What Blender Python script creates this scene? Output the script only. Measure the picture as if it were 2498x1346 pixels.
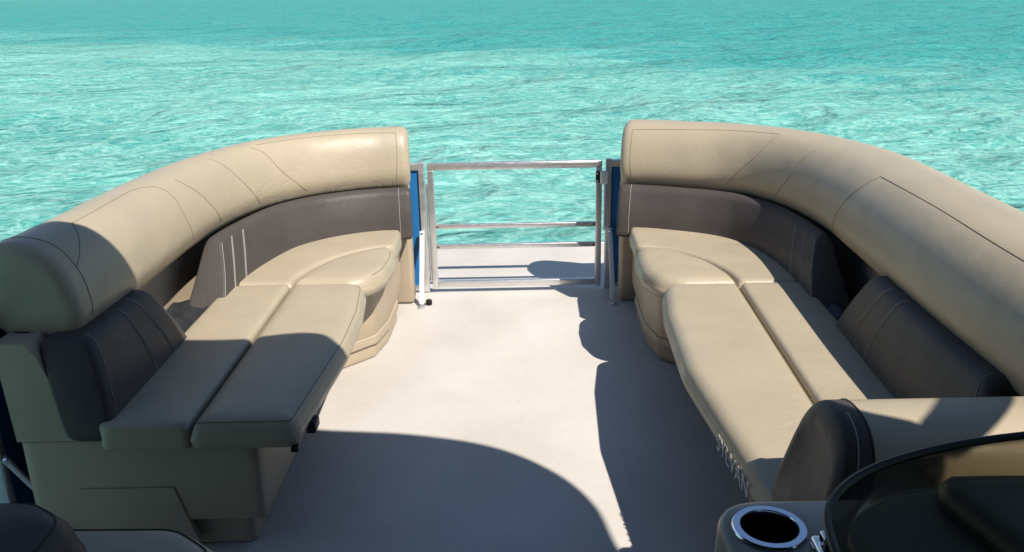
import bpy, bmesh, math, random
import numpy as np
from mathutils import Vector, Matrix
from mathutils.geometry import delaunay_2d_cdt

random.seed(7); np.random.seed(7)
scene = bpy.context.scene
for o in list(bpy.data.objects):
    bpy.data.objects.remove(o)
C = scene.collection
R = math.radians

# ------------------------------------------------------------------ camera
F_PX, W_PX = 2100.0, 2498.0
PITCH = math.atan(688/2100.0)+R(0.25); ROLL = R(1.1)
cam_d = bpy.data.cameras.new('camera'); cam = bpy.data.objects.new('camera', cam_d); C.objects.link(cam)
cam_d.sensor_fit = 'HORIZONTAL'; cam_d.sensor_width = 36.0; cam_d.lens = 36.0*F_PX/W_PX
cam_d.clip_start = 0.05; cam_d.clip_end = 20000
_fw = Vector((0, math.cos(PITCH), -math.sin(PITCH))); _up = Vector((0, math.sin(PITCH), math.cos(PITCH)))
_rt = Vector((1, 0, 0))
_r = _rt*math.cos(ROLL) - _up*math.sin(ROLL); _u = _rt*math.sin(ROLL) + _up*math.cos(ROLL)
m = Matrix((_r, _u, -_fw)).transposed().to_4x4(); m.translation = Vector((0, 0, 1.398))
cam.matrix_world = m
scene.camera = cam

# ------------------------------------------------------------------ light
SUN = Vector((0.53, -0.63, 1.0)).normalized()          # direction towards the sun
elev = math.asin(SUN.z); azim = math.atan2(SUN.x, SUN.y)
world = bpy.data.worlds.new('World'); scene.world = world; world.use_nodes = True
nt = world.node_tree; bg = nt.nodes['Background']
sky = nt.nodes.new('ShaderNodeTexSky'); sky.sky_type = 'NISHITA'; sky.sun_disc = False
sky.sun_elevation = elev; sky.sun_rotation = azim; sky.air_density = 1.0; sky.dust_density = 0.1; sky.ozone_density = 2.0
nt.links.new(sky.outputs[0], bg.inputs[0]); bg.inputs[1].default_value = 0.092
sd = bpy.data.lights.new('sun', 'SUN'); sun = bpy.data.objects.new('sun', sd); C.objects.link(sun)
sd.energy = 5.0; sd.angle = R(0.55); sd.color = (1.0, 0.95, 0.875)
sun.rotation_euler = SUN.to_track_quat('Z', 'Y').to_euler(); sun.location = (4, -5, 9)
vs = scene.view_settings; vs.view_transform = 'Standard'; vs.look = 'None'; vs.exposure = 0.3; vs.gamma = 1.0
scene.cycles.diffuse_bounces = 1

# ------------------------------------------------------------------ materials
def mat(name, col, rough=0.5, spec=0.5, metal=0.0, var=0.0, vscale=4.0, bump=0.0, bscale=60.0, bump2=0.0, b2scale=9.0, rvar=0.0, coat=0.0, crease=0.0):
    M = bpy.data.materials.new(name); M.use_nodes = True
    n = M.node_tree.nodes; L = M.node_tree.links; b = n['Principled BSDF']
    b.inputs['Base Color'].default_value = (*col, 1); b.inputs['Roughness'].default_value = rough
    b.inputs['Specular IOR Level'].default_value = spec; b.inputs['Metallic'].default_value = metal
    b.inputs['Coat Weight'].default_value = coat
    tc = n.new('ShaderNodeTexCoord')
    def noise(scale, det=4.0, ro=0.55):
        t = n.new('ShaderNodeTexNoise'); t.inputs['Scale'].default_value = scale; t.inputs['Detail'].default_value = det
        t.inputs['Roughness'].default_value = ro; L.new(tc.outputs['Object'], t.inputs['Vector']); return t
    if var:
        t = noise(vscale); mx = n.new('ShaderNodeMix'); mx.data_type = 'RGBA'
        mx.inputs['A'].default_value = (*[c*(1-var) for c in col], 1); mx.inputs['B'].default_value = (*[min(1, c*(1+var)) for c in col], 1)
        mr = n.new('ShaderNodeMapRange'); mr.inputs['From Min'].default_value = 0.3; mr.inputs['From Max'].default_value = 0.7
        L.new(t.outputs['Fac'], mr.inputs['Value']); L.new(mr.outputs['Result'], mx.inputs['Factor'])
        L.new(mx.outputs['Result'], b.inputs['Base Color'])
    if rvar:
        t = noise(vscale*2.2); mr = n.new('ShaderNodeMapRange'); mr.inputs['From Min'].default_value = 0.3; mr.inputs['From Max'].default_value = 0.7
        mr.inputs['To Min'].default_value = rough-rvar; mr.inputs['To Max'].default_value = rough+rvar
        L.new(t.outputs['Fac'], mr.inputs['Value']); L.new(mr.outputs['Result'], b.inputs['Roughness'])
    prev = None
    for st, sc, dist in ((bump2, b2scale, 0.02), (bump, bscale, 0.001)):
        if st:
            t = noise(sc, 5.0); bp = n.new('ShaderNodeBump'); bp.inputs['Strength'].default_value = st; bp.inputs['Distance'].default_value = dist
            L.new(t.outputs['Fac'], bp.inputs['Height'])
            if prev: L.new(prev.outputs['Normal'], bp.inputs['Normal'])
            prev = bp
    if crease:
        t = noise(4.2, 3.0); t.inputs['Distortion'].default_value = 1.6
        a = n.new('ShaderNodeMath'); a.operation = 'SUBTRACT'; L.new(t.outputs['Fac'], a.inputs[0]); a.inputs[1].default_value = 0.5
        c = n.new('ShaderNodeMath'); c.operation = 'ABSOLUTE'; L.new(a.outputs[0], c.inputs[0])
        q = n.new('ShaderNodeMapRange'); q.inputs['From Max'].default_value = 0.035; L.new(c.outputs[0], q.inputs['Value'])
        k = noise(1.7, 2.0); kr = n.new('ShaderNodeMapRange'); kr.inputs['From Min'].default_value = 0.52; kr.inputs['From Max'].default_value = 0.66; kr.inputs['To Max'].default_value = crease
        L.new(k.outputs['Fac'], kr.inputs['Value'])
        bp = n.new('ShaderNodeBump'); bp.inputs['Distance'].default_value = 0.004; L.new(kr.outputs['Result'], bp.inputs['Strength']); L.new(q.outputs['Result'], bp.inputs['Height'])
        if prev: L.new(prev.outputs['Normal'], bp.inputs['Normal'])
        prev = bp
    if prev: L.new(prev.outputs['Normal'], b.inputs['Normal'])
    return M

M = {}
M['tan'] = mat('tan_vinyl', (0.425, 0.355, 0.248), 0.40, 0.42, var=0.05, vscale=5, bump=0.35, bscale=420, bump2=0.20, b2scale=7, rvar=0.07, crease=0.17)
M['dark'] = mat('charcoal_vinyl', (0.074, 0.063, 0.058), 0.46, 0.22, var=0.07, vscale=6, bump=0.35, bscale=420, bump2=0.20, b2scale=8, rvar=0.06, crease=0.15)
M['seam'] = mat('seam_thread', (0.27, 0.215, 0.145), 0.7, 0.2)
M['darkseam'] = mat('dark_brown_piping', (0.05, 0.038, 0.028), 0.6, 0.3)  # plain dark brown colour for piping
M['stitch'] = mat('pale_thread', (0.36, 0.33, 0.30), 0.7, 0.2)
M['base'] = mat('beige_moulded_plastic', (0.44, 0.355, 0.25), 0.55, 0.35, var=0.05, vscale=5, bump=0.3, bscale=300)
M['alu'] = mat('brushed_aluminium', (0.72, 0.72, 0.72), 0.36, 0.5, metal=0.85, var=0.06, vscale=25, bump=0.2, bscale=250, rvar=0.08)
M['white'] = mat('white_coated_metal', (0.74, 0.74, 0.73), 0.4, 0.5, var=0.03, vscale=20)
M['blue'] = mat('blue_painted_panel', (0.018, 0.165, 0.42), 0.35, 0.5, var=0.06, vscale=5)
M['black'] = mat('black_plastic', (0.010, 0.010, 0.011), 0.5, 0.3)
M['deepgrey'] = mat('dark_vinyl_tray', (0.035, 0.036, 0.04), 0.3, 0.5, bump2=0.5, b2scale=14)
M['ring'] = mat('polished_ring', (0.80, 0.86, 0.95), 0.16, 0.5, metal=1.0)
M['chrome'] = mat('chrome', (0.8, 0.8, 0.8), 0.12, 0.5, metal=1.0)
M['consoletan'] = mat('console_fibreglass', (0.33, 0.30, 0.25), 0.35, 0.5, var=0.05, vscale=6)
M['dash'] = mat('dash_black_green', (0.13, 0.15, 0.135), 0.33, 0.5, var=0.1, vscale=7, bump=0.2, bscale=300)
M['canvas'] = mat('canvas', (0.05, 0.055, 0.07), 0.85, 0.2, var=0.1, vscale=3)
M['offwhite'] = mat('offwhite_thread', (0.78, 0.76, 0.72), 0.6, 0.3)

def deck_mat():
    Mt = bpy.data.materials.new('beige_marine_vinyl_deck'); Mt.use_nodes = True
    n = Mt.node_tree.nodes; L = Mt.node_tree.links; b = n['Principled BSDF']
    tc = n.new('ShaderNodeTexCoord')
    def noise(scale, det, dist=0.0):
        t = n.new('ShaderNodeTexNoise'); t.inputs['Scale'].default_value = scale; t.inputs['Detail'].default_value = det
        t.inputs['Distortion'].default_value = dist; L.new(tc.outputs['Object'], t.inputs['Vector']); return t
    r = n.new('ShaderNodeValToRGB'); t = noise(2.3, 7.0, 0.4); L.new(t.outputs['Fac'], r.inputs['Fac'])
    r.color_ramp.elements[0].position = 0.30; r.color_ramp.elements[0].color = (0.575, 0.525, 0.462, 1)
    r.color_ramp.elements[1].position = 0.68; r.color_ramp.elements[1].color = (0.665, 0.620, 0.562, 1)
    # small scuffs
    t2 = noise(26.0, 6.0, 1.2); r2 = n.new('ShaderNodeValToRGB'); L.new(t2.outputs['Fac'], r2.inputs['Fac'])
    r2.color_ramp.elements[0].position = 0.30; r2.color_ramp.elements[0].color = (0.86, 0.85, 0.83, 1)
    r2.color_ramp.elements[1].position = 0.44; r2.color_ramp.elements[1].color = (1, 1, 1, 1)
    mx = n.new('ShaderNodeMix'); mx.data_type = 'RGBA'; mx.blend_type = 'MULTIPLY'; mx.inputs['Factor'].default_value = 0.35
    L.new(r.outputs['Color'], mx.inputs['A']); L.new(r2.outputs['Color'], mx.inputs['B']); L.new(mx.outputs['Result'], b.inputs['Base Color'])
    b.inputs['Roughness'].default_value = 0.6; b.inputs['Specular IOR Level'].default_value = 0.3
    t3 = noise(700.0, 2.0); bp = n.new('ShaderNodeBump'); bp.inputs['Strength'].default_value = 0.25; bp.inputs['Distance'].default_value = 0.001
    L.new(t3.outputs['Fac'], bp.inputs['Height']); L.new(bp.outputs['Normal'], b.inputs['Normal'])
    return Mt
M['deck'] = deck_mat()

def glass_mat():
    Mt = bpy.data.materials.new('smoked_acrylic'); Mt.use_nodes = True
    n = Mt.node_tree.nodes; L = Mt.node_tree.links; n.remove(n['Principled BSDF'])
    tr = n.new('ShaderNodeBsdfTransparent'); tr.inputs[0].default_value = (0.58, 0.55, 0.47, 1)
    gl = n.new('ShaderNodeBsdfGlossy'); gl.inputs['Roughness'].default_value = 0.04
    lw = n.new('ShaderNodeLayerWeight'); lw.inputs['Blend'].default_value = 0.5
    pw = n.new('ShaderNodeMath'); pw.operation = 'POWER'; L.new(lw.outputs['Facing'], pw.inputs[0]); pw.inputs[1].default_value = 5.0
    fr = n.new('ShaderNodeMath'); fr.operation = 'MULTIPLY_ADD'; L.new(pw.outputs[0], fr.inputs[0]); fr.inputs[1].default_value = 0.9; fr.inputs[2].default_value = 0.035
    mx = n.new('ShaderNodeMixShader'); L.new(fr.outputs[0], mx.inputs[0]); L.new(tr.outputs[0], mx.inputs[1]); L.new(gl.outputs[0], mx.inputs[2])
    L.new(mx.outputs[0], n['Material Output'].inputs[0]); return Mt
M['glass'] = glass_mat()

# ------------------------------------------------------------------ helpers
class MB:
    def __init__(s): s.v = []; s.f = []
    def add(s, vs, fs):
        k = len(s.v); s.v += [tuple(p) for p in vs]; s.f += [tuple(i+k for i in f) for f in fs]
    def box(s, a, b, bev=0.0, rot=None, piv=(0, 0, 0)):
        bm = bmesh.new(); bmesh.ops.create_cube(bm, size=1)
        a = Vector(a); b = Vector(b); c = (a+b)/2; d = b-a
        for v in bm.verts: v.co = Vector((v.co.x*d.x, v.co.y*d.y, v.co.z*d.z)) + c
        if bev: bmesh.ops.bevel(bm, geom=bm.edges[:], offset=bev, segments=3, profile=0.5, affect='EDGES')
        if rot is not None:
            P = Vector(piv)
            for v in bm.verts: v.co = rot @ (v.co-P) + P
        bm.verts.index_update(); s.add([v.co[:] for v in bm.verts], [[v.index for v in f.verts] for f in bm.faces]); bm.free()
    def tube(s, pts, r, seg=8, cap=True, closed=False):
        pts = [Vector(p) for p in pts]; rings = []; n = len(pts); prev = None
        for i, p in enumerate(pts):
            if closed: t = (pts[(i+1) % n]-pts[i-1])
            else: t = (pts[min(i+1, n-1)]-pts[max(i-1, 0)])
            t.normalize()
            up = prev if prev is not None else (Vector((0, 0, 1)) if abs(t.z) < 0.9 else Vector((1, 0, 0)))
            a = (up - t*up.dot(t)).normalized(); bb = t.cross(a); prev = a
            rr = r[i] if isinstance(r, (list, tuple)) else r
            rings.append([p + a*rr*math.cos(2*math.pi*k/seg) + bb*rr*math.sin(2*math.pi*k/seg) for k in range(seg)])
        s.rings(rings, cap and not closed, closed)
    def rings(s, rings, cap=True, loop=False):
        n = len(rings[0]); vs = [p for r in rings for p in r]; fs = []; m_ = len(rings)
        for i in range(m_ if loop else m_-1):
            j = (i+1) % m_
            for k in range(n):
                fs.append((i*n+k, i*n+(k+1) % n, j*n+(k+1) % n, j*n+k))
        if cap and not loop:
            fs.append(tuple(reversed(range(n)))); fs.append(tuple((m_-1)*n+k for k in range(n)))
        s.add(vs, fs)
    def bar(s, p, q, w, h, bev=0.0, up=(0, 0, 1)):
        p = Vector(p); q = Vector(q); t = q-p; L = t.length; t.normalize()
        upv = Vector(up); x = t.cross(upv).normalized(); z = x.cross(t)
        b2 = MB(); b2.box((-w/2, 0, -h/2), (w/2, L, h/2), bev)
        s.add([p + x*a[0] + t*a[1] + z*a[2] for a in b2.v], b2.f)
    def lathe(s, prof, c, axis='z', seg=32):
        rings = []
        for r, z in prof:
            ring = []
            for k in range(seg):
                a = 2*math.pi*k/seg
                if axis == 'z': ring.append((c[0]+r*math.cos(a), c[1]+r*math.sin(a), c[2]+z))
                elif axis == 'y': ring.append((c[0]+r*math.cos(a), c[1]-z, c[2]+r*math.sin(a)))
                else: ring.append((c[0]-z, c[1]+r*math.cos(a), c[2]+r*math.sin(a)))
            rings.append(ring)
        s.rings(rings, True)
    def build(s, name, m_, parent=None, smooth=True, angle=38):
        me = bpy.data.meshes.new(name); me.from_pydata(s.v, [], s.f); me.update()
        bm = bmesh.new(); bm.from_mesh(me)
        bmesh.ops.remove_doubles(bm, verts=bm.verts, dist=1e-6)
        bmesh.ops.recalc_face_normals(bm, faces=bm.faces); bm.to_mesh(me); bm.free()
        if smooth:
            me.polygons.foreach_set('use_smooth', [True]*len(me.polygons))
            me.set_sharp_from_angle(angle=R(angle))
        me.materials.append(m_)
        o = bpy.data.objects.new(name, me); C.objects.link(o)
        if parent is not None:
            o.parent = parent; o.matrix_parent_inverse = Matrix.Translation(-world_loc(parent))
        return o

def world_loc(o):
    if o.type == 'EMPTY' or o.parent is None: return Vector(o.location)
    return Vector((0, 0, 0)) + (world_loc(o.parent)*0)

def thing(name, label, cat, loc=(0, 0, 0), group=None):
    o = bpy.data.objects.new(name, None); C.objects.link(o); o.location = loc; o.empty_display_size = 0.1
    o['label'] = label; o['category'] = cat
    if group: o['group'] = group
    return o

def catmull(pts, step=0.03, closed=False):
    P = [np.array(p, float) for p in pts]; n = len(P); out = []
    rng = range(n) if closed else range(n-1)
    for i in rng:
        if closed: p0, p1, p2, p3 = P[i-1], P[i], P[(i+1) % n], P[(i+2) % n]
        else:
            p1, p2 = P[i], P[i+1]; p0 = P[i-1] if i else 2*p1-p2; p3 = P[i+2] if i+2 < n else 2*p2-p1
        k = max(1, int(round(np.linalg.norm(p2-p1)/step)))
        # centripetal-ish: plain catmull is fine for near-even control points
        for j in range(k):
            t = j/k
            out.append(0.5*((2*p1)+(-p0+p2)*t+(2*p0-5*p1+4*p2-p3)*t*t+(-p0+3*p1-3*p2+p3)*t**3))
    if not closed: out.append(P[-1])
    return np.array(out)

def resample(P, step, closed=True):
    P = np.array(P, float); Q = np.vstack([P, P[:1]]) if closed else P
    d = np.r_[0, np.cumsum(np.linalg.norm(np.diff(Q, axis=0), axis=1))]
    n = max(4, int(d[-1]/step)); t = np.linspace(0, d[-1], n+1)
    o = np.stack([np.interp(t, d, Q[:, k]) for k in range(Q.shape[1])], 1)
    return o[:-1] if closed else o

def corner_poly(pts, step=0.014):
    """polygon of (x, y, radius) with rounded corners, resampled"""
    out = []; n = len(pts)
    for i in range(n):
        p = np.array(pts[i][:2]); r = pts[i][2] if len(pts[i]) > 2 else 0
        a = np.array(pts[i-1][:2])-p; b = np.array(pts[(i+1) % n][:2])-p
        la, lb = np.linalg.norm(a), np.linalg.norm(b); a /= la; b /= lb
        if r <= 0: out.append(p); continue
        ang = math.acos(max(-1, min(1, float(a@b)))); t = min(r/math.tan(ang/2), la*0.48, lb*0.48)
        s, e = p+a*t, p+b*t
        for k in range(9):
            u = k/8; out.append((1-u)**2*s+2*u*(1-u)*p+u*u*e)
    out = resample(out, step)
    area = 0.5*np.sum(out[:, 0]*np.roll(out[:, 1], -1)-np.roll(out[:, 0], -1)*out[:, 1])
    return out if area > 0 else out[::-1].copy()

def polydist(P, Q):
    A = Q; B = np.roll(Q, -1, axis=0); d = np.full(len(P), 1e9)
    for a, b in zip(A, B):
        ab = b-a; t = np.clip(((P-a)@ab)/(ab@ab+1e-12), 0, 1); d = np.minimum(d, np.linalg.norm(P-(a+t[:, None]*ab), axis=1))
    return d

def inside(P, Q):
    c = np.zeros(len(P), bool); j = len(Q)-1
    for i in range(len(Q)):
        a, b = Q[i], Q[j]
        cond = (a[1] > P[:, 1]) != (b[1] > P[:, 1])
        xx = (b[0]-a[0])*(P[:, 1]-a[1])/((b[1]-a[1]) if b[1] != a[1] else 1e-12)+a[0]
        c ^= cond & (P[:, 0] < xx); j = i
    return c

def inset(Q, d):
    t = np.roll(Q, -1, axis=0)-np.roll(Q, 1, axis=0); t /= (np.linalg.norm(t, axis=1)[:, None]+1e-12)
    nrm = np.stack([-t[:, 1], t[:, 0]], 1)            # inward for CCW
    return Q+nrm*d

def slab(mb, Q, z0, z1, r, rb=0.01, crown=0.0, grid=0.03, zfun=None, bulge=0.0):
    """upholstered slab: outline Q (CCW), edge radius r on top, rb below, puffed by crown"""
    n = len(Q); pts = [tuple(p) for p in Q]; keep = [Q]
    for d in (0.12*r, 0.35*r, 0.65*r, 1.0*r, 1.0*r+0.02, 1.0*r+0.05):
        I = inset(Q, d); ok = inside(I, Q) & (polydist(I, Q) > d*0.93)
        keep.append(I[ok])
    x0, y0 = Q.min(0); x1, y1 = Q.max(0)
    gx, gy = np.meshgrid(np.arange(x0, x1, grid), np.arange(y0, y1, grid)); G = np.stack([gx.ravel(), gy.ravel()], 1)
    G += np.random.uniform(-0.2, 0.2, G.shape)*grid
    G = G[inside(G, Q)]; G = G[polydist(G, Q) > r+0.06] if len(G) else G
    P = np.vstack(keep+[G]) if len(G) else np.vstack(keep)
    res = delaunay_2d_cdt([Vector((float(p[0]), float(p[1]))) for p in P], [(i, (i+1) % n) for i in range(n)], [], 1, 1e-6)
    V = np.array([[v.x, v.y] for v in res[0]]); T = res[2]
    d = polydist(V, Q); dd = np.clip(d, 0, r)
    z = z1-r+np.sqrt(np.maximum(0, r*r-(r-dd)**2))+crown*(1-np.exp(-np.maximum(0, d-0.3*r)/0.07))
    if zfun is not None: z = z+zfun(V)*np.clip(d/r, 0, 1)
    mb.add([(V[i, 0], V[i, 1], z[i]) for i in range(len(V))], [tuple(t) for t in T])
    # sides
    rings = []
    ib = inset(Q, rb)
    for Z, off in ((z1-r, 0), (z1-r-(z1-r-z0-rb)*0.33, -bulge), (z1-r-(z1-r-z0-rb)*0.67, -bulge), (z0+rb, 0), (z0+0.3*rb, 0.3*rb), (z0, rb)):
        q = inset(Q, off) if off else Q
        rings.append([(p[0], p[1], Z) for p in q])
    vs = [p for rr in rings for p in rr]; fs = []
    for i in range(len(rings)-1):
        for k in range(n): fs.append((i*n+k, i*n+(k+1) % n, (i+1)*n+(k+1) % n, (i+1)*n+k))
    fs.append(tuple((len(rings)-1)*n+k for k in range(n)))
    mb.add(vs, fs)

def edge_line(Q, d, z, r, i0, i1):
    """points on the rounded top edge at inset d, between fractions i0..i1 of the outline"""
    I = inset(Q, d); n = len(I); a, b = int(i0*n), int(i1*n)
    zz = z-r+math.sqrt(max(0, r*r-(r-min(d, r))**2))
    return [(I[k % n][0], I[k % n][1], zz) for k in range(a, b+1)]

class Sweep:
    """profile of (n, z) carried along a plan path; n is measured outward from the path"""
    def __init__(s, path, prof, sgn, step=0.03, pstep=0.012, smooth_prof=True, scale=None):
        s.p = resample(catmull(path, 0.02), step, closed=False)
        t = np.gradient(s.p, axis=0); t /= np.linalg.norm(t, axis=1)[:, None]
        s.t = t; s.n = np.stack([t[:, 1], -t[:, 0]], 1)*(1 if sgn < 0 else -1)
        s.prof = resample(catmull(prof, 0.01, closed=True), pstep) if smooth_prof else np.array(prof, float)
        s.len = np.r_[0, np.cumsum(np.linalg.norm(np.diff(s.p, axis=0), axis=1))]
        s.fl = None
        s.sl0, s.sl1, s.reach = scale if scale else (0.0, 0.0, 0.5)
    def frame(s, S):
        T = s.len[-1]; ex = S-T if S > T else (S if S < 0 else 0.0); S = min(max(S, 0.0), T)
        i = float(np.interp(S, s.len, np.arange(len(s.len)))); a = int(min(i, len(s.p)-2)); f = i-a
        t = s.t[a]*(1-f)+s.t[a+1]*f; n = s.n[a]*(1-f)+s.n[a+1]*f
        return s.p[a]*(1-f)+s.p[a+1]*f+t*ex, n/np.linalg.norm(n)
    def at(s, S, n, z):
        q = S
        if s.sl0: q += s.sl0*(z-0.4)*max(0.0, 1-max(S, 0)/s.reach)
        if s.sl1: q += s.sl1*(z-0.4)*max(0.0, 1-max(s.len[-1]-S, 0)/s.reach)
        if s.fl:
            f = min(1.0, max(0.0, (S-s.fl[1])/(s.fl[2]-s.fl[1]))); n = n+s.fl[0]*f*f*(3-2*f)*min(1.0, max(0.0, (z-0.60)/0.05))*min(1.0, max(0.0, n/0.11))
        P, N = s.frame(q)
        return (P[0]+N[0]*n, P[1]+N[1]*n, z)
    def ring(s, i, prof=None, along=0.0):
        pr = s.prof if prof is None else prof
        if s.sl0 or s.sl1 or s.fl: return [s.at(s.len[i]+along, q[0], q[1]) for q in pr]
        P = s.p[i]+s.t[i]*along
        return [(P[0]+s.n[i][0]*q[0], P[1]+s.n[i][1]*q[0], q[1]) for q in pr]
    def shrunk(s, d):
        """profile drawn in by about d, for the rounded ends"""
        q = s.prof; lo, hi = q.min(0), q.max(0); c = (lo+hi)/2; h = (hi-lo)/2
        return c+(q-c)*np.maximum(0.05, 1-d/h)
    def mesh(s, mb, r0=0.03, r1=0.03, wr=0.0):
        rings = []
        for k in range(6):
            a = math.pi/2*(1-k/6.0); rings.append(s.ring(0, s.shrunk(r0*(1-math.cos(a))), -r0*math.sin(a)+r0*0))
        for i in range(len(s.p)): rings.append(s.ring(i))
        for k in range(1, 7):
            a = math.pi/2*k/6.0; rings.append(s.ring(len(s.p)-1, s.shrunk(r1*(1-math.cos(a))), r1*math.sin(a)))
        mb.rings(rings)
    def pt(s, S, u, lift=0.0):
        """point at path length S, profile fraction u (0..1 from the first control point)"""
        j = (u % 1.0)*len(s.prof); b = int(j) % len(s.prof); g = j-int(j); q = s.prof[b]*(1-g)+s.prof[(b+1) % len(s.prof)]*g
        if lift:
            c = s.prof.mean(0); t = s.prof[(b+1) % len(s.prof)]-s.prof[b-1]; nn = np.array([-t[1], t[0]]); nn /= np.linalg.norm(nn)+1e-12
            if nn@(q-c) < 0: nn = -nn
            q = q+nn*lift
        return s.at(S, q[0], q[1])
    def seam(s, mb, ctrl, r=0.0018, lift=0.0, step=0.012):
        c = catmull(ctrl, 0.02) if len(ctrl) > 2 else np.array([[*ctrl[0]], [*ctrl[1]]], float)
        L = 30 if len(ctrl) == 2 else max(30, len(c)*2)
        d = np.linspace(0, 1, len(c)); t = np.linspace(0, 1, L)
        q = np.stack([np.interp(t, d, c[:, 0]), np.interp(t, d, c[:, 1])], 1)
        mb.tube([s.pt(a, b, lift) for a, b in q], r, 6)

# ------------------------------------------------------------------ water and deck (the setting)
def water():
    Mt = bpy.data.materials.new('turquoise_water'); Mt.use_nodes = True
    n = Mt.node_tree.nodes; L = Mt.node_tree.links; b = n['Principled BSDF']
    tc = n.new('ShaderNodeTexCoord')
    def mapped(sx, sy, rz=0.0):
        mp = n.new('ShaderNodeMapping'); mp.inputs['Scale'].default_value = (sx, sy, 1); mp.inputs['Rotation'].default_value = (0, 0, rz)
        L.new(tc.outputs['Object'], mp.inputs['Vector']); return mp
    def noise(mp, scale, det=4.0, dist=0.0, ro=0.5):
        t = n.new('ShaderNodeTexNoise'); t.inputs['Scale'].default_value = scale; t.inputs['Detail'].default_value = det
        t.inputs['Distortion'].default_value = dist; t.inputs['Roughness'].default_value = ro; L.new(mp.outputs[0], t.inputs['Vector']); return t
    # sand shoals and deeper water: the bottom drops away ahead and to the right
    t = noise(mapped(0.45, 1.0, 0.15), 0.22, 5.0, 0.8)
    r = n.new('ShaderNodeValToRGB'); L.new(t.outputs['Fac'], r.inputs['Fac'])
    r.color_ramp.elements[0].position = 0.35; r.color_ramp.elements[0].color = (0.042, 0.285, 0.250, 1)
    r.color_ramp.elements[1].position = 0.65; r.color_ramp.elements[1].color = (0.115, 0.375, 0.315, 1)
    sep = n.new('ShaderNodeSeparateXYZ'); L.new(tc.outputs['Object'], sep.inputs[0])
    sx = n.new('ShaderNodeMath'); sx.operation = 'MULTIPLY_ADD'; L.new(sep.outputs['X'], sx.inputs[0]); sx.inputs[1].default_value = 0.8; L.new(sep.outputs['Y'], sx.inputs[2])
    sx2 = n.new('ShaderNodeMath'); sx2.operation = 'MULTIPLY_ADD'; L.new(t.outputs['Fac'], sx2.inputs[0]); sx2.inputs[1].default_value = -26.0; L.new(sx.outputs[0], sx2.inputs[2])
    mr = n.new('ShaderNodeMapRange'); mr.interpolation_type = 'SMOOTHSTEP'
    mr.inputs['From Min'].default_value = 0; mr.inputs['From Max'].default_value = 24
    L.new(sx2.outputs[0], mr.inputs['Value'])
    mx = n.new('ShaderNodeMix'); mx.data_type = 'RGBA'; L.new(mr.outputs['Result'], mx.inputs['Factor'])
    L.new(r.outputs['Color'], mx.inputs['A']); mx.inputs['B'].default_value = (0.010, 0.250, 0.235, 1)
    # pale filaments painted into the base colour as caustic light and sparkle
    def glint_mask(mp, sc, lo, hi, dist=1.2):
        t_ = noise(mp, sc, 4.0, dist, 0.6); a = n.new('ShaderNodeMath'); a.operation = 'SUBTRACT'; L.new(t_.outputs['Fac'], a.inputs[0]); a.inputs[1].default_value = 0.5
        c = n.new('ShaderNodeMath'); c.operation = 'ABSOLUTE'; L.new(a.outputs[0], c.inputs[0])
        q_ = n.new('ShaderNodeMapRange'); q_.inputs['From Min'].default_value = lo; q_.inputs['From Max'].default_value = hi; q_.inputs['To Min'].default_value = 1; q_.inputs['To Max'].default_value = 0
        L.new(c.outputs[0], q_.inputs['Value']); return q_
    ra = glint_mask(mapped(0.8, 1.0, 0.12), 2.0, 0.0, 0.07); rb_ = glint_mask(mapped(0.8, 1.0, -0.2), 5.0, 0.0, 0.10)
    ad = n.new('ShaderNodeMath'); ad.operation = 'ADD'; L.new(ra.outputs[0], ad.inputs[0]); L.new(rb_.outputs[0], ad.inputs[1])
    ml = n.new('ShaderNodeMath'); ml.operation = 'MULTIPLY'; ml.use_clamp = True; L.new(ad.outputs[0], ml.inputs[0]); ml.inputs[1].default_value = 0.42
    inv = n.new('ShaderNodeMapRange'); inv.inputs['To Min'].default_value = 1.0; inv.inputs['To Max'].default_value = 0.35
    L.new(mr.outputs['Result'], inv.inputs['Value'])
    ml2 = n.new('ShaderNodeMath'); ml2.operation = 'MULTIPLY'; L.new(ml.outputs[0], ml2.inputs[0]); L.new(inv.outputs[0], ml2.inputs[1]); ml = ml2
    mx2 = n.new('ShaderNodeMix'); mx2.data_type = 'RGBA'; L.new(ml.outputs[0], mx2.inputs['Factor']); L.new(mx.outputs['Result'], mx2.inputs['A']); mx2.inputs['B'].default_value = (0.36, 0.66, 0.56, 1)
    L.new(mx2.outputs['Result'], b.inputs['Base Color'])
    b.inputs['Specular IOR Level'].default_value = 0.0; b.inputs['Roughness'].default_value = 1.0
    # ripples
    def bump(h, st, dist, prev=None):
        bp = n.new('ShaderNodeBump'); bp.inputs['Strength'].default_value = st; bp.inputs['Distance'].default_value = dist
        L.new(h, bp.inputs['Height'])
        if prev: L.new(prev.outputs['Normal'], bp.inputs['Normal'])
        return bp
    def ridged(t, k=1.0):
        a = n.new('ShaderNodeMath'); a.operation = 'SUBTRACT'; L.new(t.outputs['Fac'], a.inputs[0]); a.inputs[1].default_value = 0.5
        c = n.new('ShaderNodeMath'); c.operation = 'ABSOLUTE'; L.new(a.outputs[0], c.inputs[0])
        d = n.new('ShaderNodeMath'); d.operation = 'MULTIPLY'; L.new(c.outputs[0], d.inputs[0]); d.inputs[1].default_value = -1.6*k
        return d
    t1 = noise(mapped(0.85, 1.0, 0.1), 1.6, 3.0, 0.8, 0.5); b1 = bump(t1.outputs['Fac'], 1.0, 0.17)
    t2 = noise(mapped(0.85, 1.0, -0.2), 4.5, 3.0, 1.0, 0.5); b2 = bump(t2.outputs['Fac'], 1.0, 0.045, b1)
    t3 = noise(mapped(0.7, 1.0, 0.1), 0.35, 4.0, 0.6); b3 = bump(t3.outputs['Fac'], 1.0, 0.9, b2)
    L.new(b3.outputs['Normal'], b.inputs['Normal'])
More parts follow.
